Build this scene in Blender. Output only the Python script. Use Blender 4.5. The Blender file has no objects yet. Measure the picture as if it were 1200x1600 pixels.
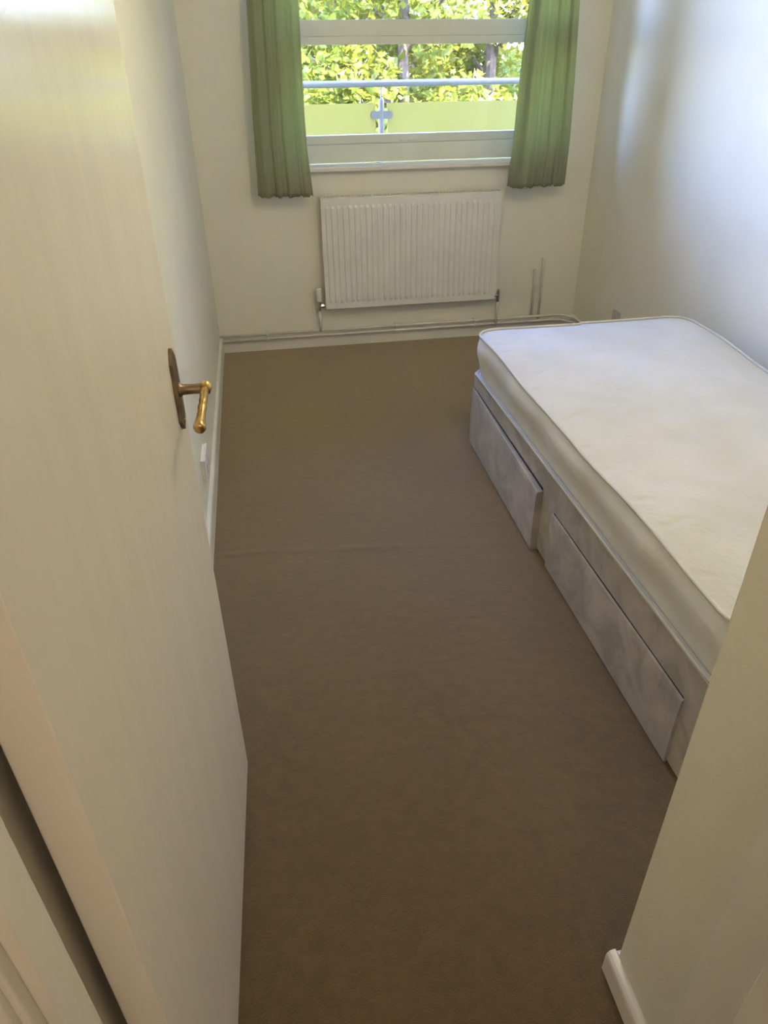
import bpy, bmesh, math, random
from mathutils import Vector, Matrix

S = bpy.context.scene
COL = S.collection
R = math.radians

# ------------------------------------------------------------------ camera
F_PX, PITCH, YAW, ROLL, CAM_H = 1107.3, R(32.542), R(-9.333), R(-0.808), 1.5
cam_data = bpy.data.cameras.new('camera')
cam_data.sensor_fit = 'VERTICAL'
cam_data.sensor_height = 36.0
cam_data.lens = 36.0 * F_PX / 1600.0
cam_data.clip_start = 0.02
cam = bpy.data.objects.new('camera', cam_data)
COL.objects.link(cam)
S.camera = cam
cp, sp, cy_, sy_ = math.cos(PITCH), math.sin(PITCH), math.cos(YAW), math.sin(YAW)
Fv = Vector((-sy_ * cp, cy_ * cp, -sp)); Rv = Vector((cy_, sy_, 0)); Uv = Rv.cross(Fv)
R2 = math.cos(ROLL) * Rv + math.sin(ROLL) * Uv
U2 = -math.sin(ROLL) * Rv + math.cos(ROLL) * Uv
cam.matrix_world = Matrix(((R2.x, U2.x, -Fv.x, 0), (R2.y, U2.y, -Fv.y, 0), (R2.z, U2.z, -Fv.z, CAM_H), (0, 0, 0, 1)))

# ------------------------------------------------------------------ light and exposure
S.view_settings.view_transform = 'Standard'
S.view_settings.look = 'None'
S.view_settings.gamma = 1.0
S.view_settings.use_curve_mapping = False
S.view_settings.exposure = 1.03
SKY_STRENGTH, SUN_STRENGTH = 3.6, 33.0
world = bpy.data.worlds.new('world'); S.world = world
world.use_nodes = True
wn = world.node_tree; wn.nodes.clear()
wo = wn.nodes.new('ShaderNodeOutputWorld'); wb = wn.nodes.new('ShaderNodeBackground')
sky = wn.nodes.new('ShaderNodeTexSky')
sky.sky_type = 'NISHITA'; sky.sun_disc = False
sky.sun_elevation = R(50); sky.sun_rotation = R(150)
sky.air_density = 1.0; sky.dust_density = 0.6; sky.ozone_density = 1.0
wb.inputs['Strength'].default_value = SKY_STRENGTH
tint = wn.nodes.new('ShaderNodeMix'); tint.data_type = 'RGBA'; tint.blend_type = 'MULTIPLY'; tint.inputs[0].default_value = 1
tint.inputs[7].default_value = (0.80, 0.87, 1.42, 1)
wn.links.new(sky.outputs[0], tint.inputs[6]); wn.links.new(tint.outputs[2], wb.inputs[0]); wn.links.new(wb.outputs[0], wo.inputs[0])
sun_d = bpy.data.lights.new('sun', 'SUN'); sun_d.energy = SUN_STRENGTH; sun_d.angle = R(0.6); sun_d.color = (1.0, 0.95, 0.85)
sun = bpy.data.objects.new('sun', sun_d); COL.objects.link(sun)
sun.rotation_euler = Vector((-0.45, 0.85, -1.15)).to_track_quat('-Z', 'Y').to_euler()
# a portal over the window opening only guides the sampling of the sky
po = bpy.data.lights.new('window_portal', 'AREA'); po.shape = 'RECTANGLE'; po.size = 1.7; po.size_y = 1.3
po.cycles.is_portal = True
poo = bpy.data.objects.new('window_portal', po); COL.objects.link(poo)
poo.location = (0.89, 4.47, 1.65); poo.rotation_euler = (R(-90), 0, 0)

# ------------------------------------------------------------------ room measures
XL, XR, YW, ZC = -0.285, 1.962, 4.297, 2.42
XP, YP = 0.5355, 0.594            # corner of the entry passage
YF0, YF1 = 0.29, 0.405           # door frame depth
OX0, OX1, OZ0, OZ1 = 0.06, 1.74, 1.006, 2.22   # window opening
YG = 4.43

# ------------------------------------------------------------------ materials
def new_mat(name):
    m = bpy.data.materials.new(name); m.use_nodes = True
    nt = m.node_tree
    return m, nt, nt.nodes['Principled BSDF'], nt.nodes['Material Output']

def mat(name, c, rough=0.5, metal=0.0, spec=0.5, c2=None, scale=8.0, bump=0.0, bscale=200.0, detail=4.0, coat=0.0, stretch=None):
    m, nt, p, out = new_mat(name)
    p.inputs['Roughness'].default_value = rough
    p.inputs['Metallic'].default_value = metal
    p.inputs['Specular IOR Level'].default_value = spec
    p.inputs['Coat Weight'].default_value = coat
    tc = nt.nodes.new('ShaderNodeTexCoord'); mp = nt.nodes.new('ShaderNodeMapping')
    nt.links.new(tc.outputs['Object'], mp.inputs[0])
    if stretch: mp.inputs['Scale'].default_value = stretch
    n = nt.nodes.new('ShaderNodeTexNoise'); n.inputs['Scale'].default_value = scale; n.inputs['Detail'].default_value = detail
    nt.links.new(mp.outputs[0], n.inputs['Vector'])
    r = nt.nodes.new('ShaderNodeValToRGB')
    c2 = c2 or tuple(x * 0.93 for x in c)
    r.color_ramp.elements[0].position = 0.35; r.color_ramp.elements[0].color = (*c2, 1)
    r.color_ramp.elements[1].position = 0.65; r.color_ramp.elements[1].color = (*c, 1)
    nt.links.new(n.outputs['Fac'], r.inputs[0]); nt.links.new(r.outputs[0], p.inputs['Base Color'])
    if bump:
        n2 = nt.nodes.new('ShaderNodeTexNoise'); n2.inputs['Scale'].default_value = bscale; n2.inputs['Detail'].default_value = 3
        nt.links.new(mp.outputs[0], n2.inputs['Vector'])
        b = nt.nodes.new('ShaderNodeBump'); b.inputs['Strength'].default_value = bump; b.inputs['Distance'].default_value = 0.004
        nt.links.new(n2.outputs['Fac'], b.inputs['Height']); nt.links.new(b.outputs[0], p.inputs['Normal'])
    return m

M = {}
M['wall'] = mat('wall_paint', (0.86, 0.83, 0.71), 0.6, c2=(0.83, 0.80, 0.68), scale=3, bump=0.25, bscale=260)
M['ceiling'] = mat('ceiling_paint', (0.85, 0.84, 0.80), 0.8, bump=0.1)
M['trim'] = mat('trim_gloss', (0.84, 0.80, 0.72), 0.3, c2=(0.80, 0.76, 0.68), scale=5, bump=0.08, bscale=80)
M['frame'] = mat('window_frame_paint', (0.80, 0.82, 0.70), 0.35, scale=6)
M['radiator'] = mat('radiator_enamel', (0.84, 0.82, 0.76), 0.35, scale=6, bump=0.05)
M['pipe'] = mat('pipe_paint', (0.82, 0.78, 0.71), 0.35, c2=(0.70, 0.66, 0.58), scale=14)
M['chrome'] = mat('chrome', (0.6, 0.58, 0.55), 0.25, 1.0)
M['steel'] = mat('brushed_steel', (0.19, 0.165, 0.125), 0.5, 1.0, scale=30)
M['brass'] = mat('worn_brass', (0.62, 0.42, 0.16), 0.28, 1.0, c2=(0.42, 0.27, 0.11), scale=60)
M['bronze'] = mat('tarnished_brass', (0.30, 0.21, 0.12), 0.4, 0.9, c2=(0.18, 0.13, 0.09), scale=40)
M['plastic'] = mat('white_plastic', (0.85, 0.84, 0.82), 0.35)
M['dark'] = mat('dark_gap', (0.03, 0.03, 0.03), 0.8)
M['mattress'] = mat('mattress_ticking', (0.64, 0.615, 0.55), 0.85, c2=(0.58, 0.55, 0.475), scale=3.5, bump=0.5, bscale=70)
M['border'] = mat('mattress_border', (0.82, 0.79, 0.71), 0.8, c2=(0.77, 0.74, 0.65), scale=5, bump=0.3, bscale=300)
M['piping'] = mat('piping_cord', (0.64, 0.61, 0.53), 0.7, bump=0.4, bscale=400)
M['piping_g'] = mat('divan_edge_tape', (0.78, 0.77, 0.74), 0.7, bump=0.4, bscale=400)
M['render'] = mat('facade_render', (0.62, 0.60, 0.55), 0.9, bump=0.3, bscale=60)
M['concrete'] = mat('balcony_concrete', (0.55, 0.53, 0.50), 0.9, c2=(0.42, 0.41, 0.38), scale=5)
M['bark'] = mat('bark', (0.16, 0.11, 0.08), 0.9, c2=(0.08, 0.055, 0.04), scale=12, bump=0.6, bscale=40)
M['grass'] = mat('grass_ground', (0.18, 0.26, 0.05), 0.9, c2=(0.10, 0.16, 0.03), scale=3)

# door: satin brushed gloss paint, vertical brush marks
def door_mat():
    m, nt, p, out = new_mat('door_gloss_paint')
    p.inputs['Roughness'].default_value = 0.17
    tc = nt.nodes.new('ShaderNodeTexCoord'); mp = nt.nodes.new('ShaderNodeMapping')
    mp.inputs['Scale'].default_value = (1, 8, 1.0)
    nt.links.new(tc.outputs['Object'], mp.inputs[0])
    n = nt.nodes.new('ShaderNodeTexNoise'); n.inputs['Scale'].default_value = 1.6; n.inputs['Detail'].default_value = 3
    nt.links.new(mp.outputs[0], n.inputs['Vector'])
    r = nt.nodes.new('ShaderNodeValToRGB')
    r.color_ramp.elements[0].color = (0.84, 0.78, 0.68, 1); r.color_ramp.elements[1].color = (0.88, 0.83, 0.73, 1)
    nt.links.new(n.outputs['Fac'], r.inputs[0]); nt.links.new(r.outputs[0], p.inputs['Base Color'])
    n3 = nt.nodes.new('ShaderNodeTexNoise'); n3.inputs['Scale'].default_value = 400; n3.inputs['Detail'].default_value = 2
    nt.links.new(tc.outputs['Object'], n3.inputs['Vector'])
    a = nt.nodes.new('ShaderNodeMath'); a.operation = 'MULTIPLY'; a.inputs[1].default_value = 0.05
    nt.links.new(n3.outputs['Fac'], a.inputs[0])
    ad = nt.nodes.new('ShaderNodeMath'); ad.operation = 'ADD'
    nt.links.new(n.outputs['Fac'], ad.inputs[0]); nt.links.new(a.outputs[0], ad.inputs[1])
    b = nt.nodes.new('ShaderNodeBump'); b.inputs['Strength'].default_value = 0.3; b.inputs['Distance'].default_value = 0.004
    nt.links.new(ad.outputs[0], b.inputs['Height']); nt.links.new(b.outputs[0], p.inputs['Normal'])
    return m
M['door'] = door_mat()

def carpet_mat():
    m, nt, p, out = new_mat('brown_carpet')
    p.inputs['Roughness'].default_value = 1.0; p.inputs['Specular IOR Level'].default_value = 0.1
    p.inputs['Sheen Weight'].default_value = 1.0; p.inputs['Sheen Roughness'].default_value = 0.5; p.inputs['Sheen Tint'].default_value = (1.0, 0.84, 0.60, 1)
    tc = nt.nodes.new('ShaderNodeTexCoord')
    def noise(s, d, rough=0.5):
        n = nt.nodes.new('ShaderNodeTexNoise'); n.inputs['Scale'].default_value = s; n.inputs['Detail'].default_value = d
        n.inputs['Roughness'].default_value = rough
        nt.links.new(tc.outputs['Object'], n.inputs['Vector']); return n
    big, mid, fine = noise(2.3, 5, 0.65), noise(26, 5, 0.7), noise(420, 3, 0.7)
    def ramp(n, lo, hi, c1, c2):
        r = nt.nodes.new('ShaderNodeValToRGB')
        r.color_ramp.elements[0].position = lo; r.color_ramp.elements[1].position = hi
        r.color_ramp.elements[0].color = (*c1, 1); r.color_ramp.elements[1].color = (*c2, 1)
        nt.links.new(n.outputs['Fac'], r.inputs[0]); return r
    base = ramp(big, 0.3, 0.7, (0.104, 0.062, 0.022), (0.134, 0.083, 0.030))
    mr = ramp(mid, 0.3, 0.7, (0.78, 0.78, 0.78), (1.14, 1.13, 1.12))
    fr = ramp(fine, 0.35, 0.65, (0.72, 0.71, 0.70), (1.2, 1.2, 1.2))
    def mul(a, b):
        x = nt.nodes.new('ShaderNodeMix'); x.data_type = 'RGBA'; x.blend_type = 'MULTIPLY'; x.inputs[0].default_value = 1
        nt.links.new(a, x.inputs[6]); nt.links.new(b, x.inputs[7]); return x.outputs[2]
    nt.links.new(mul(mul(base.outputs[0], mr.outputs[0]), fr.outputs[0]), p.inputs['Base Color'])
    b = nt.nodes.new('ShaderNodeBump'); b.inputs['Strength'].default_value = 0.8; b.inputs['Distance'].default_value = 0.003
    nt.links.new(fine.outputs['Fac'], b.inputs['Height'])
    b2 = nt.nodes.new('ShaderNodeBump'); b2.inputs['Strength'].default_value = 0.3; b2.inputs['Distance'].default_value = 0.006
    nt.links.new(mid.outputs['Fac'], b2.inputs['Height']); nt.links.new(b.outputs[0], b2.inputs['Normal'])
    nt.links.new(b2.outputs[0], p.inputs['Normal'])
    return m
M['carpet'] = carpet_mat()

def velvet_mat():
    m = mat('crushed_velvet', (0.52, 0.46, 0.37), 0.75, c2=(0.36, 0.315, 0.255), scale=7, bump=0.4, bscale=40, detail=6)
    p = m.node_tree.nodes['Principled BSDF']
    p.inputs['Sheen Weight'].default_value = 0.3; p.inputs['Sheen Roughness'].default_value = 0.4
    n = [x for x in m.node_tree.nodes if x.type == 'TEX_NOISE'][0]; n.inputs['Distortion'].default_value = 1.3
    return m
M['velvet'] = velvet_mat()

def translucent_mat(name, c, ct, fac, rough=0.8, c2=None, scale=6, spec=0.3, bump=0.0, bscale=300):
    m = mat(name, c, rough, spec=spec, c2=c2, scale=scale, bump=bump, bscale=bscale)
    nt = m.node_tree; p = nt.nodes['Principled BSDF']; out = nt.nodes['Material Output']
    t = nt.nodes.new('ShaderNodeBsdfTranslucent'); t.inputs[0].default_value = (*ct, 1)
    x = nt.nodes.new('ShaderNodeMixShader'); x.inputs[0].default_value = fac
    nt.links.new(p.outputs[0], x.inputs[1]); nt.links.new(t.outputs[0], x.inputs[2]); nt.links.new(x.outputs[0], out.inputs[0])
    return m
M['curtain'] = translucent_mat('grey_green_curtain', (0.34, 0.34, 0.27), (0.68, 0.72, 0.31), 0.38, 0.55, c2=(0.31, 0.31, 0.24), scale=3, spec=0.4, bump=0.15, bscale=500)
M['leaf'] = translucent_mat('spring_leaf', (0.20, 0.20, 0.02), (0.24, 0.235, 0.024), 0.45, 0.45, c2=(0.075, 0.11, 0.012), scale=2.2)
M['leaf_b'] = translucent_mat('fresh_leaf', (0.27, 0.235, 0.026), (0.31, 0.28, 0.03), 0.45, 0.45, c2=(0.11, 0.145, 0.015), scale=2.2)
M['blossom'] = translucent_mat('pink_blossom', (0.3, 0.1, 0.13), (0.3, 0.1, 0.13), 0.4, 0.7)
M['frosted'] = translucent_mat('frosted_panel', (0.37, 0.30, 0.075), (0.43, 0.35, 0.09), 0.5, 0.35)

def glass_mat():
    m = bpy.data.materials.new('window_glass'); m.use_nodes = True
    nt = m.node_tree; nt.nodes.clear()
    o = nt.nodes.new('ShaderNodeOutputMaterial'); t = nt.nodes.new('ShaderNodeBsdfTransparent'); g = nt.nodes.new('ShaderNodeBsdfGlossy')
    t.inputs[0].default_value = (0.96, 0.98, 0.96, 1); g.inputs['Roughness'].default_value = 0.02
    fr = nt.nodes.new('ShaderNodeFresnel'); fr.inputs[0].default_value = 1.45
    x = nt.nodes.new('ShaderNodeMixShader')
    nt.links.new(fr.outputs[0], x.inputs[0]); nt.links.new(t.outputs[0], x.inputs[1]); nt.links.new(g.outputs[0], x.inputs[2]); nt.links.new(x.outputs[0], o.inputs[0])
    return m
M['glass'] = glass_mat()

# ------------------------------------------------------------------ mesh helpers
def obj(name, bm, m, parent=None, smooth=False, bevel=0.0, seg=2):
    if bevel:
        bmesh.ops.bevel(bm, geom=[e for e in bm.edges], offset=bevel, segments=seg, profile=0.5, affect='EDGES', clamp_overlap=True)
    bmesh.ops.recalc_face_normals(bm, faces=bm.faces)
    me = bpy.data.meshes.new(name); bm.to_mesh(me); bm.free()
    if smooth:
        for p in me.polygons: p.use_smooth = True
    me.materials.append(m)
    o = bpy.data.objects.new(name, me); COL.objects.link(o)
    if parent is not None: o.parent = parent
    return o

def add_box(bm, x0, x1, y0, y1, z0, z1):
    v = [bm.verts.new(p) for p in ((x0, y0, z0), (x1, y0, z0), (x1, y1, z0), (x0, y1, z0), (x0, y0, z1), (x1, y0, z1), (x1, y1, z1), (x0, y1, z1))]
    for f in ((0, 3, 2, 1), (4, 5, 6, 7), (0, 1, 5, 4), (1, 2, 6, 5), (2, 3, 7, 6), (3, 0, 4, 7)): bm.faces.new([v[i] for i in f])
def boxes(*bs):
    bm = bmesh.new()
    for b in bs: add_box(bm, *b)
    return bm

def add_tube(bm, pts, r, n=12, closed=False, caps=True):
    pts = [Vector(p) for p in pts]; rs = r if isinstance(r, (list, tuple)) else [r] * len(pts)
    rings = []; prev = None; N = len(pts)
    for i, p in enumerate(pts):
        if closed: t = (pts[(i + 1) % N] - pts[i - 1])
        else: t = pts[min(i + 1, N - 1)] - pts[max(i - 1, 0)]
        t.normalize()
        if prev is None:
            a = Vector((0, 0, 1)) if abs(t.z) < 0.9 else Vector((1, 0, 0))
            u = t.cross(a).normalized()
        else:
            u = (prev - t * prev.dot(t)).normalized()
        prev = u; w = t.cross(u)
        rings.append([bm.verts.new(p + rs[i] * (math.cos(2 * math.pi * k / n) * u + math.sin(2 * math.pi * k / n) * w)) for k in range(n)])
    for i in range(N if closed else N - 1):
        a, b = rings[i], rings[(i + 1) % N]
        for k in range(n): bm.faces.new((a[k], a[(k + 1) % n], b[(k + 1) % n], b[k]))
    if caps and not closed:
        bm.faces.new(rings[0][::-1]); bm.faces.new(rings[-1])
def tube(pts, r, n=12, closed=False):
    bm = bmesh.new(); add_tube(bm, pts, r, n, closed); return bm

def arc(c, r, a0, a1, ax, ay, n=6):
    c, ax, ay = Vector(c), Vector(ax), Vector(ay)
    return [c + r * (math.cos(a0 + (a1 - a0) * i / n) * ax + math.sin(a0 + (a1 - a0) * i / n) * ay) for i in range(n + 1)]

def prism(poly, axis, a, b):
    """extrude a 2D polygon along an axis: 'x' -> poly in (y,z); 'y' -> (x,z); 'z' -> (x,y)"""
    bm = bmesh.new()
    def P(p, t): return {'x': (t, p[0], p[1]), 'y': (p[0], t, p[1]), 'z': (p[0], p[1], t)}[axis]
    A = [bm.verts.new(P(p, a)) for p in poly]; B = [bm.verts.new(P(p, b)) for p in poly]
    n = len(poly)
    bm.faces.new(A); bm.faces.new(B[::-1])
    for i in range(n): bm.faces.new((A[i], A[(i + 1) % n], B[(i + 1) % n], B[i]))
    return bm

def struct(o, label=None):
    o['kind'] = 'structure'
    if label: o['label'] = label
    return o
def tag(o, label, cat, group=None, kind=None):
    o['label'] = label; o['category'] = cat
    if group: o['group'] = group
    if kind: o['kind'] = kind
    return o
def empty(name, loc, parent=None):
    e = bpy.data.objects.new(name, None); COL.objects.link(e); e.location = loc; e.empty_display_size = 0.1
    return e
def thing(name, loc, label, cat, group=None):
    return tag(empty(name, loc), label, cat, group)
def part(name, bm, m, root, **k):
    """a child whose mesh was modelled in world coordinates"""
    loc = root.matrix_world.translation if root.parent else root.location
    bmesh.ops.translate(bm, verts=bm.verts, vec=-Vector(loc))
    return obj(name, bm, m, root, **k)

# ------------------------------------------------------------------ room shell
T = 0.16
fl = bmesh.new()   # carpet with a faint ridge across it
nx, ny = 60, 190
gx0, gx1, gy0, gy1 = -1.2, XR, -1.3, YW
def carpet_z(x, y):
    yr = 2.145 - 0.12 * max(0, x + 0.25) ** 1.3
    k = max(0.0, min(1, (0.95 - x) / 0.6))
    z = 0.0020 * math.exp(-((y - yr) / 0.016) ** 2) * k * (0.6 + 0.4 * math.sin(x * 23 + 2 * math.sin(x * 7)))
    return z
ys = sorted(set([gy0 + (gy1 - gy0) * j / 60 for j in range(61)] + [1.9 + 0.4 * j / 110 for j in range(111)]))
rows = []
for y in ys:
    rows.append([fl.verts.new((gx0 + (gx1 - gx0) * i / nx, y, carpet_z(gx0 + (gx1 - gx0) * i / nx, y))) for i in range(nx + 1)])
for j in range(len(ys) - 1):
    for i in range(nx): fl.faces.new((rows[j][i], rows[j][i + 1], rows[j + 1][i + 1], rows[j + 1][i]))
struct(obj('floor', fl, M['carpet'], smooth=True), 'brown cut-pile carpet with a faint ridge')
sub = obj('subfloor', boxes((gx0 - T, XR + T, gy0 - T, YW + T, -0.2, -0.004)), M['concrete']); struct(sub)
struct(obj('ceiling', boxes((gx0 - T, XR + T, gy0 - T, YW + T, ZC, ZC + 0.25)), M['ceiling']))
struct(obj('wall_left', boxes((XL - T, XL, YF1 - 0.002, YW, 0, ZC)), M['wall']))
struct(obj('wall_right', boxes((XR, XR + T, YP - T, YW, 0, ZC)), M['wall']))
wb_ = boxes((XL - T, OX0, YW, YW + T, -0.2, ZC), (OX1, XR + T, YW, YW + T, -0.2, ZC), (OX0, OX1, YW, YW + T, -0.2, OZ0 - 0.02), (OX0, OX1, YW, YW + T, OZ1, ZC),
            (XL - 4, XR + 4, YW + 0.01, YW + T, ZC + 0.001, 4.3))
struct(obj('wall_back', wb_, M['wall']))
struct(obj('wall_front', boxes((XP + 0.001, XR, YP - 0.12, YP, 0, ZC)), M['wall']))
struct(obj('wall_entry', boxes((XP, XP + 0.08, YF1, YP - 0.001, 0, ZC), (XP - 0.0005, XP + 0.0015, YP - 0.0015, YP, 0, ZC)), M['wall']), 'short wall of the entry beside the bed head')
# doorway wall and hall behind the camera
struct(obj('wall_doorway', boxes((gx0, XL + 0.02, YF0, YF1 - 0.003, 0, ZC), (XP + 0.012, XR, YF0, YF1 - 0.003, 0, ZC), (XL + 0.02, XP + 0.012, YF0, YF1 - 0.003, 2.06, ZC)), M['wall']))
struct(obj('wall_hall', boxes((gx0 - T, gx0, gy0, YF1, 0, ZC), (XR, XR + T, gy0, YF1, 0, ZC), (gx0 - T, XR + T, gy0 - T, gy0, 0, ZC)), M['wall']))
struct(obj('wall_facade', boxes((XL - 4, XL - T - 0.01, YW, YW + T, -3, ZC), (XR + T + 0.01, XR + 4, YW, YW + T, -3, ZC)), M['render']))

# skirting boards (profile with rounded top)
def skirt_poly(d0, sgn, h=0.098, t=0.015):
    return [(d0, 0), (d0 + sgn * t, 0), (d0 + sgn * t, h - 0.012), (d0 + sgn * (t - 0.003), h - 0.004), (d0 + sgn * (t - 0.008), h), (d0, h)]
struct(obj('baseboard_back', prism(skirt_poly(YW, -1, 0.085), 'x', XL + 0.015, XR - 0.015), M['trim']))
struct(obj('baseboard_left', prism(skirt_poly(XL, 1), 'y', 0.44, YW), M['trim']))
struct(obj('baseboard_right', prism(skirt_poly(XR, -1), 'y', YP + 0.015, YW), M['trim']))
struct(obj('baseboard_front', prism(skirt_poly(YP, 1, 0.068), 'x', XP + 0.001, XR), M['trim']))
struct(obj('baseboard_entry', prism([(XP, 0), (XP - 0.018, 0), (XP - 0.018, 0.05), (XP - 0.0165, 0.058), (XP - 0.012, 0.065), (XP - 0.006, 0.068), (XP, 0.068)], 'y', 0.430, YP + 0.015), M['trim'], bevel=0.0015))

# door frame: jamb linings with stops, architraves
JX0, JX1 = -0.231, 0.519
fr = struct(obj('trim_1', boxes((JX0 - 0.034, JX0, YF0, 0.346, 0, 2.05), (JX0 - 0.034, JX0 - 0.014, 0.346, 0.436, 0, 2.05)), M['trim'], bevel=0.002), 'hinge jamb of the white door frame')
part('door_stop', boxes((JX0, JX0 + 0.013, 0.303, 0.346, 0, 2.0)), M['trim'], fr, bevel=0.0015)
part('architrave', prism([(JX0 - 0.006, YF0), (JX0 - 0.006, YF0 - 0.008), (JX0 - 0.014, YF0 - 0.013), (JX0 - 0.03, YF0 - 0.014), (JX0 - 0.045, YF0 - 0.019), (JX0 - 0.066, YF0 - 0.019), (JX0 - 0.07, YF0)], 'z', 0, 2.1), M['trim'], fr, bevel=0.0008)
fr2 = struct(obj('trim_2', boxes((JX1, XP + 0.004, YF0, 0.427, 0, 2.05)), M['trim'], bevel=0.002), 'lock jamb of the white door frame')
part('door_stop', boxes((JX1 - 0.013, JX1, 0.303, 0.340, 0, 2.0)), M['trim'], fr2, bevel=0.0015)
part('architrave', boxes((XP - 0.012, XP + 0.055, YF0 - 0.017, YF0, 0, 2.1)), M['trim'], fr2, bevel=0.003)
struct(obj('trim_3', boxes((JX0, JX1, YF0, YF1, 2.01, 2.05)), M['trim'], bevel=0.002), 'head of the white door frame')

# ------------------------------------------------------------------ door
DW, DT, DH = 0.812, 0.041, 1.985
door = struct(obj('door_1', boxes((-DT, 0, 0, DW, 0.008, DH)), M['door'], bevel=0.0018), 'open cream gloss-painted flush door')
door.location = (-0.1905, 0.401, 0); door.rotation_euler = (0, 0, math.atan2(-0.04, 1))
hd = empty('door_handle', (0.0, 0.749, 1.04)); hd.parent = door; hd['label'] = 'tarnished brass lever handle on a long backplate'
# backplate: shaped long plate with ogee ends, on the hall face (local x = 0)
pl = []
hw, hh = 0.021, 0.062
for (dy, dz) in ((0, 0.072), (0.008, 0.066), (0.012, 0.058), (hw, 0.05), (hw - 0.002, 0.03), (hw, 0.0), (hw - 0.002, -0.03), (hw, -0.05), (0.012, -0.058), (0.008, -0.066), (0, -0.072)): pl.append((dy, dz))
pl = pl + [(-a, b) for a, b in pl[-2:0:-1]]
bm = prism(pl, 'x', 0.0002, 0.006)
obj('backplate', bm, M['bronze'], hd, bevel=0.0012)
bm = bmesh.new()
for z in (0.056, -0.056):
    bmesh.ops.create_uvsphere(bm, u_segments=10, v_segments=6, radius=0.004, matrix=Matrix.Translation((0.006, 0, z)) @ Matrix.Diagonal((0.4, 1, 1, 1)))
obj('screw', bm, M['bronze'], hd, smooth=True)
bm = bmesh.new()
add_tube(bm, [(0.005, 0, 0), (0.009, 0, 0), (0.012, 0, 0), (0.03, 0, 0), (0.044, 0, 0), (0.05, 0, 0), (0.056, 0, 0), (0.058, 0, 0)], [0.013, 0.012, 0.009, 0.0085, 0.009, 0.0105, 0.0095, 0.004], 16)
obj('neck', bm, M['bronze'], hd, smooth=True)
bm = bmesh.new()
L = []; rr = []
for i in range(15):
    t = i / 14
    L.append((0.049 - 0.004 * t ** 2, -0.006 - 0.098 * t, 0.002 + 0.004 * math.sin(t * 3.0) - 0.026 * t))
    r0 = 0.0068 + 0.0006 * math.cos(i * 2.4)
    if t > 0.7: r0 = 0.0068 + 0.0035 * ((t - 0.7) / 0.3) ** 1.6
    rr.append(r0)
L.append((L[-1][0] - 0.0006, L[-1][1] - 0.004, L[-1][2] - 0.001)); rr.append(0.0085)
add_tube(bm, L, rr, 14)
obj('lever', bm, M['brass'], hd, smooth=True)
bm = bmesh.new(); bmesh.ops.create_uvsphere(bm, u_segments=14, v_segments=10, radius=0.0105, matrix=Matrix.Translation((0.050, -0.001, 0.003)))
obj('knuckle', bm, M['brass'], hd, smooth=True)
for hz in (0.22, 1.76):      # butt hinges on the hinge edge
    bm = tube([(-DT - 0.004, -0.001, hz - 0.045), (-DT - 0.004, -0.001, hz + 0.045)], 0.005, 10)
    add_box(bm, -DT, -0.008, -0.0012, 0.0, hz - 0.045, hz + 0.045)
    obj('hinge', bm, M['trim'], door)

# ------------------------------------------------------------------ window
win = struct(empty('window_1', (0, 0, 0)), 'white window behind grey-green curtains')
FY0, FY1 = 4.405, 4.455
part('window_frame', boxes((OX0, OX1, FY0, FY1, OZ0 + 0.006, 1.105), (OX0, OX0 + 0.05, FY0, FY1, 1.105, OZ1), (OX1 - 0.05, OX1, FY0, FY1, 1.105, OZ1), (OX0 + 0.05, OX1 - 0.05, FY0, FY1, OZ1 - 0.05, OZ1), (OX0 + 0.05, OX1 - 0.05, FY0 + 0.008, FY1, 1.569, 1.6065)), M['frame'], win, bevel=0.003)
lo = part('lower_sash', boxes((OX0 + 0.05, OX1 - 0.05, FY0 + 0.012, FY1 - 0.004, 1.107, 1.1495), (OX0 + 0.05, OX0 + 0.09, FY0 + 0.012, FY1 - 0.004, 1.1495, 1.569), (OX1 - 0.09, OX1 - 0.05, FY0 + 0.012, FY1 - 0.004, 1.1495, 1.569)), M['frame'], win, bevel=0.002)
part('pane', boxes((OX0 + 0.088, OX1 - 0.088, 4.4315, 4.4355, 1.147, 1.5695)), M['glass'], lo)
part('latch', boxes((0.845, 0.995, FY0 + 0.004, FY0 + 0.013, 1.117, 1.1275)), M['plastic'], lo, bevel=0.002)
up = part('upper_sash', boxes((OX0 + 0.05, OX1 - 0.05, FY0 + 0.005, FY1 - 0.004, 1.606, 1.677), (OX0 + 0.05, OX0 + 0.09, FY0 + 0.005, FY1 - 0.004, 1.677, OZ1 - 0.05), (OX1 - 0.09, OX1 - 0.05, FY0 + 0.005, FY1 - 0.004, 1.677, OZ1 - 0.05), (OX0 + 0.09, OX1 - 0.09, FY0 + 0.005, FY1 - 0.004, OZ1 - 0.1, OZ1 - 0.051)), M['frame'], win, bevel=0.002)
part('pane', boxes((OX0 + 0.088, OX1 - 0.088, 4.4315, 4.4355, 1.675, OZ1 - 0.098)), M['glass'], up)
part('window_sill', prism([(4.404, 0.984), (4.404, 1.008), (4.262, 1.008), (4.257, 1.004), (4.257, 0.988), (4.261, 0.984)], 'x', OX0 - 0.03, OX1 + 0.03), M['trim'], win, bevel=0.0012)

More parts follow.
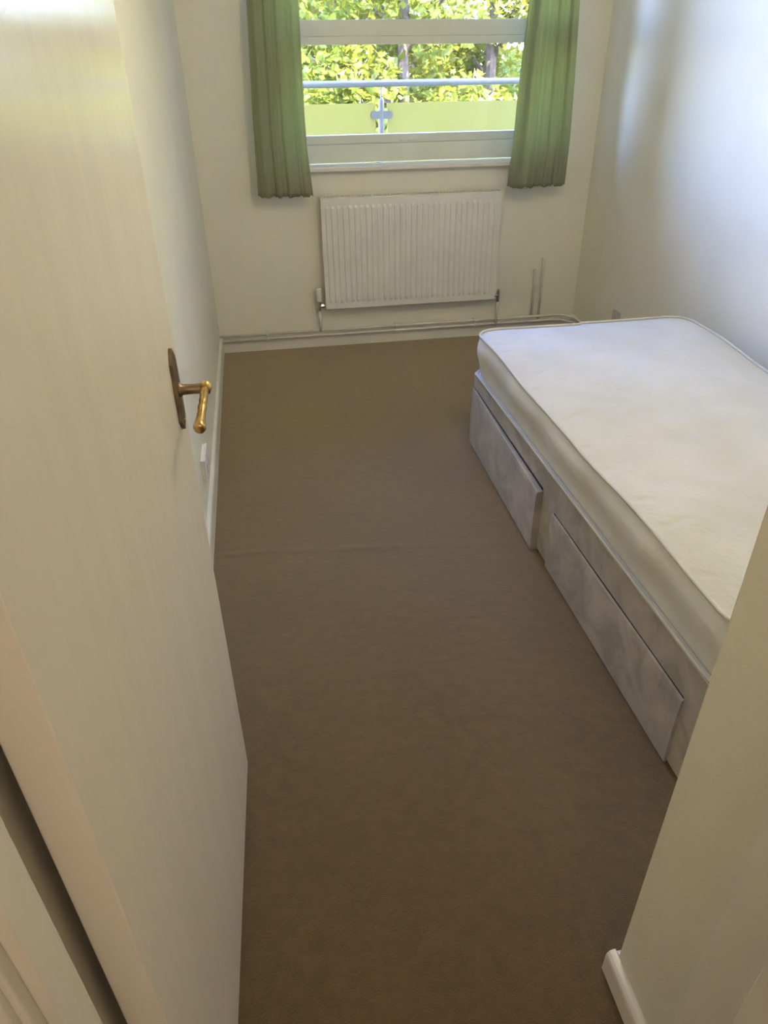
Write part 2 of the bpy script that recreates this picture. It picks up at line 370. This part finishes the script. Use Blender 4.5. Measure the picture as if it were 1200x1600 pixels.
# ------------------------------------------------------------------ curtains and rail
rail = thing('curtain_rail', (0.9, 4.22, 2.26), 'white curtain rail above the window', 'curtain rail')
part('track', boxes((-0.02, 1.82, 4.205, 4.235, 2.245, 2.27)), M['plastic'], rail, bevel=0.002)
for x in (0.1, 0.9, 1.7): part('bracket', boxes((x - 0.01, x + 0.01, 4.235, 4.2968, 2.25, 2.265)), M['plastic'], rail)
def curtain(name, prof, folds, seed, label, open_side):
    rnd = random.Random(seed)
    ph = [rnd.uniform(-0.5, 0.5) for _ in range(12)]
    bm = bmesh.new(); NX, NZ = 120, 46; ztop, zbot = 2.245, 0.884
    rows = []
    for j in range(NZ + 1):
        t = j / NZ; z = ztop + (zbot - ztop) * t
        for a, b in zip(prof, prof[1:]):
            if a[0] >= z >= b[0] or b is prof[-1]:
                k = (a[0] - z) / (a[0] - b[0]); x0 = a[1] + (b[1] - a[1]) * k; x1 = a[2] + (b[2] - a[2]) * k; break
        row = []
        for i in range(NX + 1):
            u = i / NX
            amp = (0.020 + 0.008 * math.sin(5 * u + seed) + 0.006 * math.sin(3 * t + 9 * u)) * 0.33
            w = folds * 2 * math.pi * (u + 0.02 * math.sin(2 * math.pi * u * 2 + seed) + 0.012 * math.sin(4 * t + seed))
            y = 4.172 + amp * math.sin(w + 0.5 * t) + 0.002 * math.sin(2.7 * w + ph[3])
            if open_side < 0: y -= 0.045 * math.exp(-((u - 0.27) / 0.12) ** 2)
            x = x0 + (x1 - x0) * u + 0.004 * math.cos(w) * min(1, 4 * u * (1 - u) * 2)
            zz = z + (0.004 * math.sin(w * 1.0 + 1.2) + 0.003 * math.sin(w * 2.3)) * max(0, (t - 0.85) / 0.15)
            if name and open_side > 0 and t > 0.85: zz -= 0.006 * u * (t - 0.85) / 0.15
            row.append(bm.verts.new((x, y, zz)))
        rows.append(row)
    for j in range(NZ):
        for i in range(NX): bm.faces.new((rows[j][i], rows[j][i + 1], rows[j + 1][i + 1], rows[j + 1][i]))
    loc = Vector(((prof[0][1] + prof[0][2]) / 2, 4.172, 0.884))
    bmesh.ops.translate(bm, verts=bm.verts, vec=-loc)
    o = obj(name, bm, M['curtain'], smooth=True); o.location = loc
    s = o.modifiers.new('thickness', 'SOLIDIFY'); s.thickness = 0.0018; s.offset = 0
    tag(o, label, 'curtain', 'pair of grey-green curtains')
    return o
curtain('curtain', [(2.245, 0.075, 0.300), (1.744, 0.062, 0.306), (1.27, 0.038, 0.302), (1.12, 0.034, 0.304), (0.884, 0.026, 0.322)], 4.2, 1.0,
        'grey-green curtain on the left of the window', 1)
curtain('curtain', [(2.245, 1.478, 1.716), (1.744, 1.458, 1.724), (1.388, 1.438, 1.745), (1.10, 1.432, 1.757), (0.884, 1.418, 1.757)], 4.0, 2.6,
        'grey-green curtain on the right of the window, above the vertical pipes', -1)

# ------------------------------------------------------------------ radiator
RX0, RX1, RZ0, RZ1, RY = 0.363, 1.402, 0.244, 0.859, 4.207
rad = thing('radiator', ((RX0 + RX1) / 2, 4.23, RZ0), 'white ribbed panel radiator on the wall under the window', 'radiator')
bm = bmesh.new()
NR = 31; pitch = (RX1 - RX0 - 0.03) / NR
def rib_y(u):  # u in 0..1 within one pitch
    return -0.0075 if 0.28 < u < 0.72 else 0.0
xs = [RX0]; yo = [0.0]
for k in range(NR):
    b = RX0 + 0.015 + k * pitch
    for u, d in ((0.0, 0), (0.2, 0), (0.32, -1), (0.68, -1), (0.8, 0)): xs.append(b + u * pitch); yo.append(d)
xs += [RX1 - 0.015, RX1]; yo += [0, 0]
zl = [RZ0, RZ0 + 0.004, RZ0 + 0.036, RZ0 + 0.052, RZ1 - 0.055, RZ1 - 0.04, RZ1 - 0.004, RZ1]
dep = [0, 0, 0, 1, 1, 0, 0, 0]; inset = [0.005, 0, 0, 0, 0, 0, 0, 0.005]
front = []; 
for z, d, ins in zip(zl, dep, inset): front.append([bm.verts.new((x, RY + 0.009 + ins + 0.0065 * o_ * d, z)) for x, o_ in zip(xs, yo)])
for a, b in zip(front, front[1:]):
    for i in range(len(xs) - 1): bm.faces.new((a[i], a[i + 1], b[i + 1], b[i]))
part('panel', bm, M['radiator'], rad)
bm = boxes((RX0 - 0.002, RX0 + 0.0005, RY + 0.012, RY + 0.068, RZ0 + 0.01, RZ1 - 0.004), (RX1 - 0.0005, RX1 + 0.002, RY + 0.012, RY + 0.068, RZ0 + 0.01, RZ1 - 0.004), (RX0, RX1, RY + 0.066, RY + 0.07, RZ0 + 0.004, RZ1 - 0.01))
part('side_panel', bm, M['radiator'], rad)
bm = boxes((RX0 - 0.002, RX1 + 0.002, RY + 0.012, RY + 0.018, RZ1, RZ1 + 0.003), (RX0 - 0.002, RX1 + 0.002, RY + 0.062, RY + 0.068, RZ1, RZ1 + 0.003))
for k in range(62):
    x = RX0 + (RX1 - RX0) * (k + 0.5) / 62
    add_box(bm, x - 0.0035, x + 0.0035, RY + 0.018, RY + 0.062, RZ1, RZ1 + 0.003)
part('top_grille', bm, M['radiator'], rad)
for x in (RX0 + 0.15, RX1 - 0.15): part('bracket', boxes((x - 0.015, x + 0.015, RY + 0.07, 4.2968, RZ0 + 0.08, RZ1 - 0.08)), M['radiator'], rad)
# thermostatic valve on the left, lockshield valve on the right
tx = 0.324
tv = part('thermostatic_valve', tube([(tx, 4.245, 0.288), (tx, 4.245, 0.293), (tx, 4.245, 0.33), (tx, 4.245, 0.362), (tx, 4.245, 0.368)], [0.013, 0.0165, 0.0175, 0.0175, 0.013], 20), M['plastic'], rad, smooth=True)
bm = tube([(tx, 4.245, 0.235), (tx, 4.245, 0.288)], 0.0105, 12); add_tube(bm, [(tx, 4.245, 0.262), (RX0 + 0.004, 4.245, 0.262)], 0.0095, 12)
add_tube(bm, [(tx + 0.012, 4.245, 0.262), (tx + 0.026, 4.245, 0.262)], 0.0125, 6)
part('valve_body', bm, M['chrome'], rad)
part('pipe_tail', tube([(tx, 4.245, 0.112), (tx, 4.245, 0.236)], 0.0072, 12), M['pipe'], rad, smooth=True)
tx2 = 1.432
bm = tube([(tx2, 4.245, 0.222), (tx2, 4.245, 0.285)], 0.0105, 12); add_tube(bm, [(RX1 - 0.004, 4.245, 0.262), (tx2, 4.245, 0.262)], 0.0095, 12)
add_tube(bm, [(tx2, 4.245, 0.284), (tx2, 4.245, 0.297)], 0.0085, 10)
part('lockshield_valve', bm, M['chrome'], rad)
part('pipe_tail', tube([(tx2, 4.245, 0.088), (tx2, 4.245, 0.223)], 0.0072, 12), M['pipe'], rad, smooth=True)

# ------------------------------------------------------------------ heating pipes along the skirting
def run(z, y, xt, name, label):
    pts = [(XL + 0.001, y, z), (0.6, y, z), (1.2, y, z), (xt - 0.02, y, z)] + [(xt, y - 0.005, z), (xt + 0.02, y - 0.02, z), (xt + 0.062, y - 0.075, z), (xt + 0.068, y - 0.09, z), (xt + 0.069, y - 0.12, z), (xt + 0.069, 1.2, z)]
    root = tag(obj(name, tube(pts, 0.0078, 12), M['pipe'], smooth=True), label, 'pipe', 'heating pipes along the skirting')
    return root
pa = run(0.108, 4.262, 1.86, 'heating_pipe', 'upper of the two painted pipes along the skirting under the radiator')
pb = run(0.079, 4.262, 1.85, 'heating_pipe', 'lower of the two painted pipes along the skirting under the radiator')
for x in (0.0, 0.795, 1.3):
    for r_, z in ((pa, 0.108), (pb, 0.079)):
        part('pipe_clip', boxes((x - 0.006, x + 0.006, 4.253, 4.2825 if z < 0.09 else 4.2968, z - 0.0095, z + 0.0095)), M['plastic'], r_, bevel=0.002)
for x, z, zb, lab in ((1.675, 0.385, 0.11, 'shorter of the two painted pipe risers right of the radiator'), (1.722, 0.45, 0.082, 'taller of the two painted pipe risers right of the radiator')):
    pts = [(x, 4.276, zb), (x, 4.276, z - 0.02)] + [(x, 4.277, z - 0.008), (x, 4.283, z - 0.001), (x, 4.2965, z)]
    tag(obj('pipe_riser', tube(pts, 0.0078, 12), M['pipe'], smooth=True), lab, 'pipe', 'pipe risers beside the radiator')

# ------------------------------------------------------------------ wall sockets
M['grey_plastic'] = mat('grey_plastic', (0.55, 0.55, 0.56), 0.4)
def socket(name, loc, w, h, d, label, rz, pm='plastic'):
    r = thing(name, loc, label, 'wall socket'); r.rotation_euler = (0, 0, rz)
    obj('back_box', boxes((0, d * 0.7, -w / 2 + 0.002, w / 2 - 0.002, 0.002, h - 0.002)), M[pm], r, bevel=0.002)
    obj('face_plate', boxes((d * 0.7, d, -w / 2, w / 2, 0, h)), M[pm], r, bevel=0.002)
    for k in ((-1, 1) if w > 0.1 else (0,)):
        sw = obj('switch', boxes((d, d + 0.003, k * w / 4 - 0.006, k * w / 4 + 0.006, h - 0.026, h - 0.008)), M[pm], r, bevel=0.001)
        bm = boxes(*[(d - 0.0005, d + 0.0006, k * w / 4 + a, k * w / 4 + a + b, z, z + c) for a, b, z, c in ((-0.002, 0.004, 0.036, 0.008), (-0.013, 0.006, 0.02, 0.004), (0.007, 0.006, 0.02, 0.004))])
        obj('pin_hole', bm, M['dark'], r)
    return r
socket('wall_socket', (XL + 0.0002, 2.40, 0.205), 0.146, 0.086, 0.017, 'small white socket low on the left wall just past the open door', 0)
socket('wall_socket', (XR - 0.0002, 3.70, 0.212), 0.08, 0.08, 0.012, 'small grey socket low on the right wall behind the far end of the mattress', math.pi, 'grey_plastic')

# ------------------------------------------------------------------ divan bed
BX0, BX1, BY0, BY1, BZ = 0.878, 1.845, 0.90, 2.862, 0.342
bed = thing('divan_base', ((BX0 + BX1) / 2, (BY0 + BY1) / 2, 0), 'grey crushed-velvet divan base with two side drawers under the white mattress', 'bed base')
def rounded(bm_, w): return bm_
bm = bmesh.new()
# body with rounded vertical corners
def rrect(x0, x1, y0, y1, r, n=6):
    out = []
    for cx, cy, a0 in ((x1 - r, y1 - r, 0), (x0 + r, y1 - r, 90), (x0 + r, y0 + r, 180), (x1 - r, y0 + r, 270)):
        for i in range(n + 1): a = R(a0 + 90 * i / n); out.append((cx + r * math.cos(a), cy + r * math.sin(a)))
    return out
zs = [(0.006, 0.004), (0.012, 0), (0.05, 0), (0.15, -0.0005), (0.27, 0), (0.325, 0), (0.338, 0.003), (BZ, 0.010)]
rings = [[bm.verts.new((x, y, z)) for x, y in rrect(BX0 + i, BX1 - i, BY0 + i, BY1 - i, 0.03)] for z, i in zs]
for a, b in zip(rings, rings[1:]):
    for i in range(len(a)): bm.faces.new((a[i], a[(i + 1) % len(a)], b[(i + 1) % len(a)], b[i]))
bm.faces.new(rings[0][::-1]); bm.faces.new(rings[-1])
body = part('body', bm, M['velvet'], bed, smooth=False)
# piping along the top edge of the base
pp = [(x, y, BZ - 0.004 + 0.0015 * math.sin(y * 17)) for x, y in []]
ring = rrect(BX0 + 0.003, BX1 - 0.003, BY0 + 0.003, BY1 - 0.003, 0.03)
pts = []
for i in range(len(ring)):
    a, b = Vector((*ring[i], 0)), Vector((*ring[(i + 1) % len(ring)], 0)); n = max(1, int((b - a).length / 0.05))
    for k in range(n):
        p = a.lerp(b, k / n); pts.append((p.x, p.y, BZ - 0.0065 + 0.002 * math.sin(p.y * 13 + p.x * 5)))
part('edge_piping', tube(pts, 0.0042, 8, True), M['piping_g'], bed, smooth=True)
# drawers: upholstered fronts standing proud of the side
def drawer(y0, y1, ztop0, ztop1, out0, out1, lab):
    """front from y0 (near) to y1 (far); ztop0/out0 at the near end"""
    bm = bmesh.new(); n = 24; rows = []
    for i in range(n + 1):
        t = i / n; y = y0 + (y1 - y0) * t; zt = ztop0 + (ztop1 - ztop0) * t + 0.001 * math.sin(t * 9); o_ = out0 + (out1 - out0) * t
        xo = BX0 - o_
        ring = [(BX0 + 0.0, 0.0045), (xo + 0.004, 0.003), (xo, 0.006), (xo - 0.002, 0.06), (xo - 0.003, (zt) / 2), (xo - 0.001, zt - 0.02), (xo + 0.001, zt - 0.004), (xo + 0.005, zt), (BX0 + 0.0, zt - 0.001)]
        rows.append([bm.verts.new((x, y, z)) for x, z in ring])
    for a, b in zip(rows, rows[1:]):
        for k in range(len(a)): bm.faces.new((a[k], a[(k + 1) % len(a)], b[(k + 1) % len(a)], b[k]))
    bm.faces.new(rows[0][::-1]); bm.faces.new(rows[-1])
    d = part('drawer', bm, M['velvet'], bed)
    d['label'] = lab
    bm = boxes()
    vs = [bm.verts.new(p) for p in ((BX0 - 0.0012, y0 + 0.004, ztop0), (BX0 - 0.0012, y1 - 0.004, ztop1), (BX0 - 0.0012, y1 - 0.004, ztop1 + 0.0035), (BX0 - 0.0012, y0 + 0.004, ztop0 + (0.010 if out0 > 0.015 else 0.0035)))]
    v2 = [bm.verts.new(v.co + Vector((0.001, 0, 0))) for v in vs]
    bm.faces.new(vs); bm.faces.new(v2[::-1])
    for i in range(4): bm.faces.new((vs[i], vs[(i + 1) % 4], v2[(i + 1) % 4], v2[i]))
    bmesh.ops.translate(bm, verts=bm.verts, vec=-bed.location); obj('drawer_gap', bm, M['dark'], d)
drawer(1.965, 2.835, 0.246, 0.274, 0.024, 0.006, 'far drawer front pulled slightly out')
drawer(1.03, 1.862, 0.226, 0.222, 0.007, 0.007, 'near drawer front pushed shut')
for x in (BX0 + 0.1, BX1 - 0.1):
    for y in (BY0 + 0.1, BY1 - 0.1): part('glide', tube([(x, y, 0.0), (x, y, 0.007)], 0.02, 12), M['dark'], bed)

# ------------------------------------------------------------------ mattress
MX0, MX1, MY0, MY1, MZ0, MZ1 = 0.874, 1.835, 0.905, 2.868, BZ + 0.0012, 0.525
mt = thing('mattress', ((MX0 + MX1) / 2, (MY0 + MY1) / 2, MZ0), 'cream white single mattress with corded edges lying bare on the divan', 'mattress')
def med(px, py):
    return 0
def outline(inset, r, n=10, step=0.03):
    ring = rrect(MX0 + inset, MX1 - inset, MY0 + inset, MY1 - inset, max(0.02, r - inset), n); out = []
    for i in range(len(ring)):
        a, b = Vector(ring[i]), Vector(ring[(i + 1) % len(ring)]); k = max(1, round((b - a).length / step))
        for q in range(k): out.append(a.lerp(b, q / k))
    return out
def resample(pts, N):
    L = [0]
    for i in range(len(pts)): L.append(L[-1] + (pts[(i + 1) % len(pts)] - pts[i]).length)
    tot = L[-1]; out = []; i = 0
    for k in range(N):
        s = tot * k / N
        while L[i + 1] < s: i += 1
        f = (s - L[i]) / (L[i + 1] - L[i]); out.append(pts[i].lerp(pts[(i + 1) % len(pts)], f))
    return out
NP = 520
base_pts = resample(outline(0, 0.10), NP)
cxm, cym = (MX0 + MX1) / 2, (MY0 + MY1) / 2
def edge_dz(p):   # slight sag and rise of the top edge along its length
    far = max(0, (p.y - 2.45) / 0.4)
    dz = 0.004 * math.sin(p.y * 5.1 + 1.0) + 0.003 * math.sin(p.y * 11 + p.x * 6)
    if p.x > cxm: dz -= 0.028 * math.exp(-((p.y - 2.05) / 0.45) ** 2)      # dips along the wall
    dz += 0.006 * math.exp(-((p.y - MY1) / 0.15) ** 2) * (1 if p.x > cxm else 0)
    if p.y > MY1 - 0.02: dz -= 0.010 * math.sin(math.pi * (p.x - MX0) / (MX1 - MX0))
    return dz
def norm_out(i):
    a, b = base_pts[i - 1], base_pts[(i + 1) % NP]; t = (b - a).normalized(); return Vector((t.y, -t.x))
def offs(p, o_, i): n = norm_out(i); return Vector((p.x + n.x * o_, p.y + n.y * o_))
def bulge(i, t):
    p = base_pts[i]
    b = 0.009 * math.sin(math.pi * t) - 0.006 * math.sin(2 * math.pi * t) - 0.009 * (1 - t) ** 2
    b += 0.0035 * math.sin(p.y * 14 + 2 * t) * math.sin(math.pi * t) + 0.002 * math.sin(p.y * 31 + p.x * 20) * math.sin(math.pi * t)
    return b
bm = bmesh.new(); rings = []
for j in range(13):
    t = j / 12; ring = []
    for i, p in enumerate(base_pts):
        z = MZ0 + 0.006 + (MZ1 + edge_dz(p) - 0.006 - MZ0 - 0.006) * t
        q = offs(p, bulge(i, t) - 0.004, i); ring.append(bm.verts.new((q.x, q.y, z)))
    rings.append(ring)
for a, b in zip(rings, rings[1:]):
    for i in range(NP): bm.faces.new((a[i], a[(i + 1) % NP], b[(i + 1) % NP], b[i]))
part('border', bm, M['border'], mt, smooth=True)
rnd = random.Random(4)
tufts = []
for a in range(4):
    for b in range(8):
        tufts.append((MX0 + 0.12 + a * (MX1 - MX0 - 0.24) / 3 + rnd.uniform(-.02, .02), MY0 + 0.12 + b * (MY1 - MY0 - 0.24) / 7 + rnd.uniform(-.02, .02)))
creases = [(MX0 + 0.0, y, rnd.uniform(0.05, 0.16), rnd.uniform(-0.4, 0.4)) for y in [1.0, 1.13, 1.31, 1.44, 1.62, 1.75, 1.93, 2.02, 2.2, 2.31, 2.46, 2.55, 2.66, 2.74]]
def top_z(x, y, k):
    z0 = 0.010 * (1 - (1 - k) ** 2.2); z = 0          # k: 0 at edge, 1 in the middle
    for tx_, ty_ in tufts:
        d2 = ((x - tx_) ** 2 + (y - ty_) ** 2)
        if d2 < 0.012: z -= 0.0038 * math.exp(-d2 / 0.0016)
    z += 0.0022 * math.sin(x * 23 + 3 * math.sin(y * 9)) * math.sin(y * 17 + 2 * math.sin(x * 11)) * min(1, k * 4)
    for cx_, cy2, ln, sl in creases:
        dx = x - cx_
        if 0 < dx < ln: z -= 0.0065 * math.exp(-((y - cy2 - sl * dx - 0.006 * math.sin(dx * 60 + cy2 * 40)) / 0.008) ** 2) * math.sin(math.pi * dx / ln)
    return z0 + z * (1 - max(0, (k - 0.82) / 0.18) ** 2)
bm = bmesh.new(); rings = []
K = 56
for j in range(K):
    t = (j / K)
    ring = []
    for i, p in enumerate(base_pts):
        s = t
        # shrink towards a central spine
        c = Vector((cxm, min(max(p.y, MY0 + 0.48), MY1 - 0.48)))
        q0 = offs(p, -0.004, i); q = q0.lerp(c, s)
        z = MZ1 + edge_dz(p) * (1 - s) ** 1.5 - 0.007 * (1 - min(1, s * 10)) + top_z(q.x, q.y, s)
        ring.append(bm.verts.new((q.x, q.y, z)))
    rings.append(ring)
for a, b in zip(rings, rings[1:]):
    for i in range(NP): bm.faces.new((a[i], a[(i + 1) % NP], b[(i + 1) % NP], b[i]))
bm.faces.new(rings[-1])
bmesh.ops.triangulate(bm, faces=[bm.faces[-1]] if False else [f for f in bm.faces if len(f.verts) > 4])
part('top_panel', bm, M['mattress'], mt, smooth=True)
bm = bmesh.new(); vs = [bm.verts.new((offs(p, -0.004, i).x, offs(p, -0.004, i).y, MZ0 + 0.004)) for i, p in enumerate(base_pts)]; bm.faces.new(vs)
part('underside', bm, M['border'], mt)
tp = part('top_piping', tube([(offs(p, 0.0, i).x, offs(p, 0.0, i).y, MZ1 + edge_dz(p) - 0.003) for i, p in enumerate(base_pts)], 0.0052, 10, True), M['piping'], mt, smooth=True)
bp_ = part('bottom_piping', tube([(offs(p, 0.001, i).x, offs(p, 0.001, i).y, MZ0 + 0.0055) for i, p in enumerate(base_pts)], 0.0052, 10, True), M['piping'], mt, smooth=True)

# ------------------------------------------------------------------ unseen hall light added to brighten the doorway (behind the viewer)
lamp = thing('hall_fill_light', (0.15, gy0, 1.75), 'added unseen globe light on the hall wall behind the viewer', 'added light')
part('fill_light_plate', tube([(0.15, gy0 + 0.001, 1.75), (0.15, gy0 + 0.03, 1.75)], 0.05, 20), M['plastic'], lamp, smooth=False)
m, nt, p_, out_ = new_mat('hall_fill_globe'); p_.inputs['Emission Color'].default_value = (1, 0.80, 0.64, 1); p_.inputs['Emission Strength'].default_value = 24.0
M['globe'] = m
bm = bmesh.new(); bmesh.ops.create_uvsphere(bm, u_segments=20, v_segments=12, radius=0.09, matrix=Matrix.Translation((0.15, gy0 + 0.115, 1.75)))
part('globe', bm, M['globe'], lamp, smooth=True)

rlamp = thing('room_fill_light', (0.85, 1.75, ZC), 'added unseen globe light on the bedroom ceiling', 'ceiling light')  # out-of-view globe added to lift the bedroom brightness
part('fill_light_rose', tube([(0.85, 1.75, ZC - 0.03), (0.85, 1.75, ZC - 0.001)], 0.05, 20), M['plastic'], rlamp)
m, nt, p_, out_ = new_mat('room_fill_globe'); p_.inputs['Emission Color'].default_value = (1, 0.88, 0.61, 1); p_.inputs['Emission Strength'].default_value = 20.0
M['room_fill_globe'] = m
bm = bmesh.new(); bmesh.ops.create_uvsphere(bm, u_segments=20, v_segments=12, radius=0.13, matrix=Matrix.Translation((0.85, 1.75, ZC - 0.155)))
part('globe', bm, M['room_fill_globe'], rlamp, smooth=True)

# ------------------------------------------------------------------ balcony
struct(obj('balcony_floor', boxes((-4, 6, YW + T + 0.002, 5.52, -0.12, 0.16)), M['concrete']))
RY_ = 5.4
rl = thing('balcony_railing', (0.905, RY_, 0.16), 'steel balcony railing with frosted yellow-green glass panels outside the window', 'railing')
part('handrail', tube([(-2.4, RY_, 1.368), (4.6, RY_, 1.368)], 0.0205, 20), M['steel'], rl, smooth=True)
for x in (-1.69, -0.39, 0.908, 2.206, 3.5):
    bm = tube([(x, RY_, 0.16), (x, RY_, 1.275), (x, RY_, 1.280)], [0.019, 0.019, 0.014], 16); add_tube(bm, [(x, RY_, 1.27), (x, RY_, 1.36)], 0.006, 10)
    add_tube(bm, [(x, RY_, 0.16), (x, RY_, 0.168)], 0.05, 16)
    post = part('post', bm, M['steel'], rl)
    for z in (1.187, 0.42):
        for s in (-1, 1):
            pol = [(x + s * 0.012, z - 0.024), (x + s * 0.05, z - 0.024)] + [(x + s * (0.05 + 0.024 * math.sin(R(a))), z - 0.024 * math.cos(R(a))) for a in range(20, 161, 20)] + [(x + s * 0.05, z + 0.024), (x + s * 0.012, z + 0.024)]
            bm = prism(pol, 'y', RY_ - 0.016, RY_ + 0.016)
            part('glass_clamp', bm, M['steel'], rl)
for x0, x1 in ((-1.65, -0.43), (-0.35, 0.868), (0.948, 2.166), (2.246, 3.46)):
    part('glass_panel', boxes((x0, x1, RY_ - 0.005, RY_ + 0.005, 0.27, 1.256)), M['frosted'], rl)

# ------------------------------------------------------------------ garden and trees
struct(obj('ground', boxes((-40, 50, YW + T, 60, -3.3, -3.0)), M['grass']))
def leaf_mesh(name, centres, n, size, seed, m, parent, loc):
    rnd = random.Random(seed); V = []; Fc = []
    tot = sum(c[3] ** 2 for c in centres)
    for cx, cy, cz, cr in centres:
        for _ in range(int(n * cr * cr / tot)):
            while True:
                d = Vector((rnd.uniform(-1, 1), rnd.uniform(-1, 1), rnd.uniform(-1, 1)))
                if 0.25 < d.length < 1: break
            p = Vector((cx, cy, cz)) + d * cr
            s = size * rnd.uniform(0.6, 1.3)
            a = Vector((rnd.gauss(0, 1), rnd.gauss(0, 1), rnd.gauss(0, 0.6))).normalized(); b = a.cross(Vector((rnd.gauss(0, 1), rnd.gauss(0, 1), rnd.gauss(0, 1)))).normalized(); c = a.cross(b)
            k = len(V)
            V += [p - a * s * 0.5, p - a * s * 0.05 + b * s * 0.32 + c * s * 0.08, p + a * s * 0.55, p - a * s * 0.05 - b * s * 0.32 + c * s * 0.08]
            Fc += [(k, k + 1, k + 2), (k, k + 2, k + 3)]
    me = bpy.data.meshes.new(name); me.from_pydata([tuple(v - Vector(loc)) for v in V], [], Fc); me.materials.append(m)
    o = bpy.data.objects.new(name, me); COL.objects.link(o); o.parent = parent; o['kind'] = 'stuff'
    return o
def tree(x, y, label, seed, h=3.4, w=1.3, m='leaf', n=4500, size=0.13, low=-1.4, name='tree'):
    rnd = random.Random(seed)
    t = thing(name, (x, y, -3.0), label, 'tree')
    bm = bmesh.new()
    top = Vector((x + rnd.uniform(-.3, .3), y, h - 0.8))
    pts = [Vector((x, y, -3.0)).lerp(top, k / 8) + Vector((rnd.uniform(-.06, .06), rnd.uniform(-.06, .06), 0)) * (k > 0) for k in range(9)]
    add_tube(bm, pts, [0.14 - 0.013 * k for k in range(9)], 9)
    cents = []
    nb = 15
    for k in range(nb):
        f = 0.28 + 0.68 * k / nb; p = Vector((x, y, -3.0)).lerp(top, f)
        a = rnd.uniform(0, 2 * math.pi); ln = w * rnd.uniform(0.6, 1.05)
        e = p + Vector((math.cos(a) * ln, math.sin(a) * ln * 0.8, rnd.uniform(0.3, 0.9)))
        mid = p.lerp(e, 0.5) + Vector((0, 0, rnd.uniform(-.1, .15)))
        add_tube(bm, [p, mid, e], [0.045, 0.03, 0.012], 6)
        for q in range(3):
            s_ = mid.lerp(e, rnd.random()); e2 = s_ + Vector((rnd.uniform(-.5, .5), rnd.uniform(-.4, .4), rnd.uniform(-.1, .6)))
            add_tube(bm, [s_, e2], [0.014, 0.005], 5)
        cents.append((e.x, e.y, e.z, rnd.uniform(0.45, 0.75))); cents.append((mid.x, mid.y, mid.z, rnd.uniform(0.35, 0.6)))
    part('trunk', bm, M['bark'], t)
    cents = [c for c in cents if c[2] > low]
    leaf_mesh('foliage', cents, n, size, seed, M[m], t, (x, y, -3.0))
    return t
tree(0.4, 10.6, 'leafy yellow-green tree at the left of the window view', 11, 4.5, 1.25, 'leaf_b', 12500, 0.105)
tree(1.9, 9.7, 'bright green tree behind the balcony post', 12, 4.0, 1.2, 'leaf', 11000, 0.105)
tree(3.3, 10.4, 'yellow-green tree at the right of the window view', 13, 4.8, 1.4, 'leaf_b', 14500, 0.105)
tree(4.9, 10.9, 'tree hidden behind the right curtain', 14, 6.2, 1.6, 'leaf_b', 14000, 0.12)
tree(6.6, 10.2, 'tree far right beyond the curtain', 15, 6.2, 1.7, 'leaf_b', 9000)
tree(2.6, 16.2, 'added tall pale green tree blocking sky behind the hedge at the left of the view', 21, 6.5, 1.9, 'leaf_b', 11000, 0.2, -1.0)  # this and the next two trees are added to block sky in the door reflection
tree(6.2, 16.6, 'added tall green tree blocking sky behind the hedge at the right of the view', 22, 7.0, 2.1, 'leaf_b', 13000, 0.2, -1.0)
tree(9.6, 15.4, 'added tall tree blocking sky behind the hedge far right beyond the curtain', 23, 6.5, 2.1, 'leaf_b', 11000, 0.2, -1.0)
hd_ = thing('garden_hedge', (2.8, 13.2, -3.0), 'dense darker hedge behind the trees in the window view', 'hedge')
rnd = random.Random(5)
bm = bmesh.new()
for k in range(14):
    x = -0.6 + k * 0.62; add_tube(bm, [(x, 13.2, -3), (x + rnd.uniform(-.3, .3), 13.2, -1), (x + rnd.uniform(-.5, .5), 13.1, 1.2)], [0.06, 0.045, 0.015], 6)
part('stems', bm, M['bark'], hd_)
leaf_mesh('foliage', [(-0.8 + 9 * rnd.random(), 13.2 + rnd.uniform(-.3, .3), rnd.uniform(-2.0, 1.35), rnd.uniform(0.5, 0.8)) for _ in range(90)], 16000, 0.16, 9, M['leaf'], hd_, (2.8, 13.2, -3.0))
bl = thing('blossom_tree', (3.2, 11.6, -3.0), 'tree with a few pink blossoms above the window transom', 'tree')
part('trunk', tube([(3.2, 11.6, -3), (3.15, 11.6, 0), (3.1, 11.5, 1.4), (2.95, 11.4, 2.3)], [0.09, 0.07, 0.04, 0.015], 8), M['bark'], bl)
leaf_mesh('blossom', [(2.98, 11.2, 2.15, 0.16), (2.8, 11.3, 2.35, 0.14), (3.3, 11.3, 1.75, 0.14)], 130, 0.08, 3, M['blossom'], bl, (3.2, 11.6, -3.0))
leaf_mesh('foliage', [(3.1, 11.5, 1.5, 0.5), (3.3, 11.6, 0.8, 0.6)], 900, 0.12, 6, M['leaf'], bl, (3.2, 11.6, -3.0))
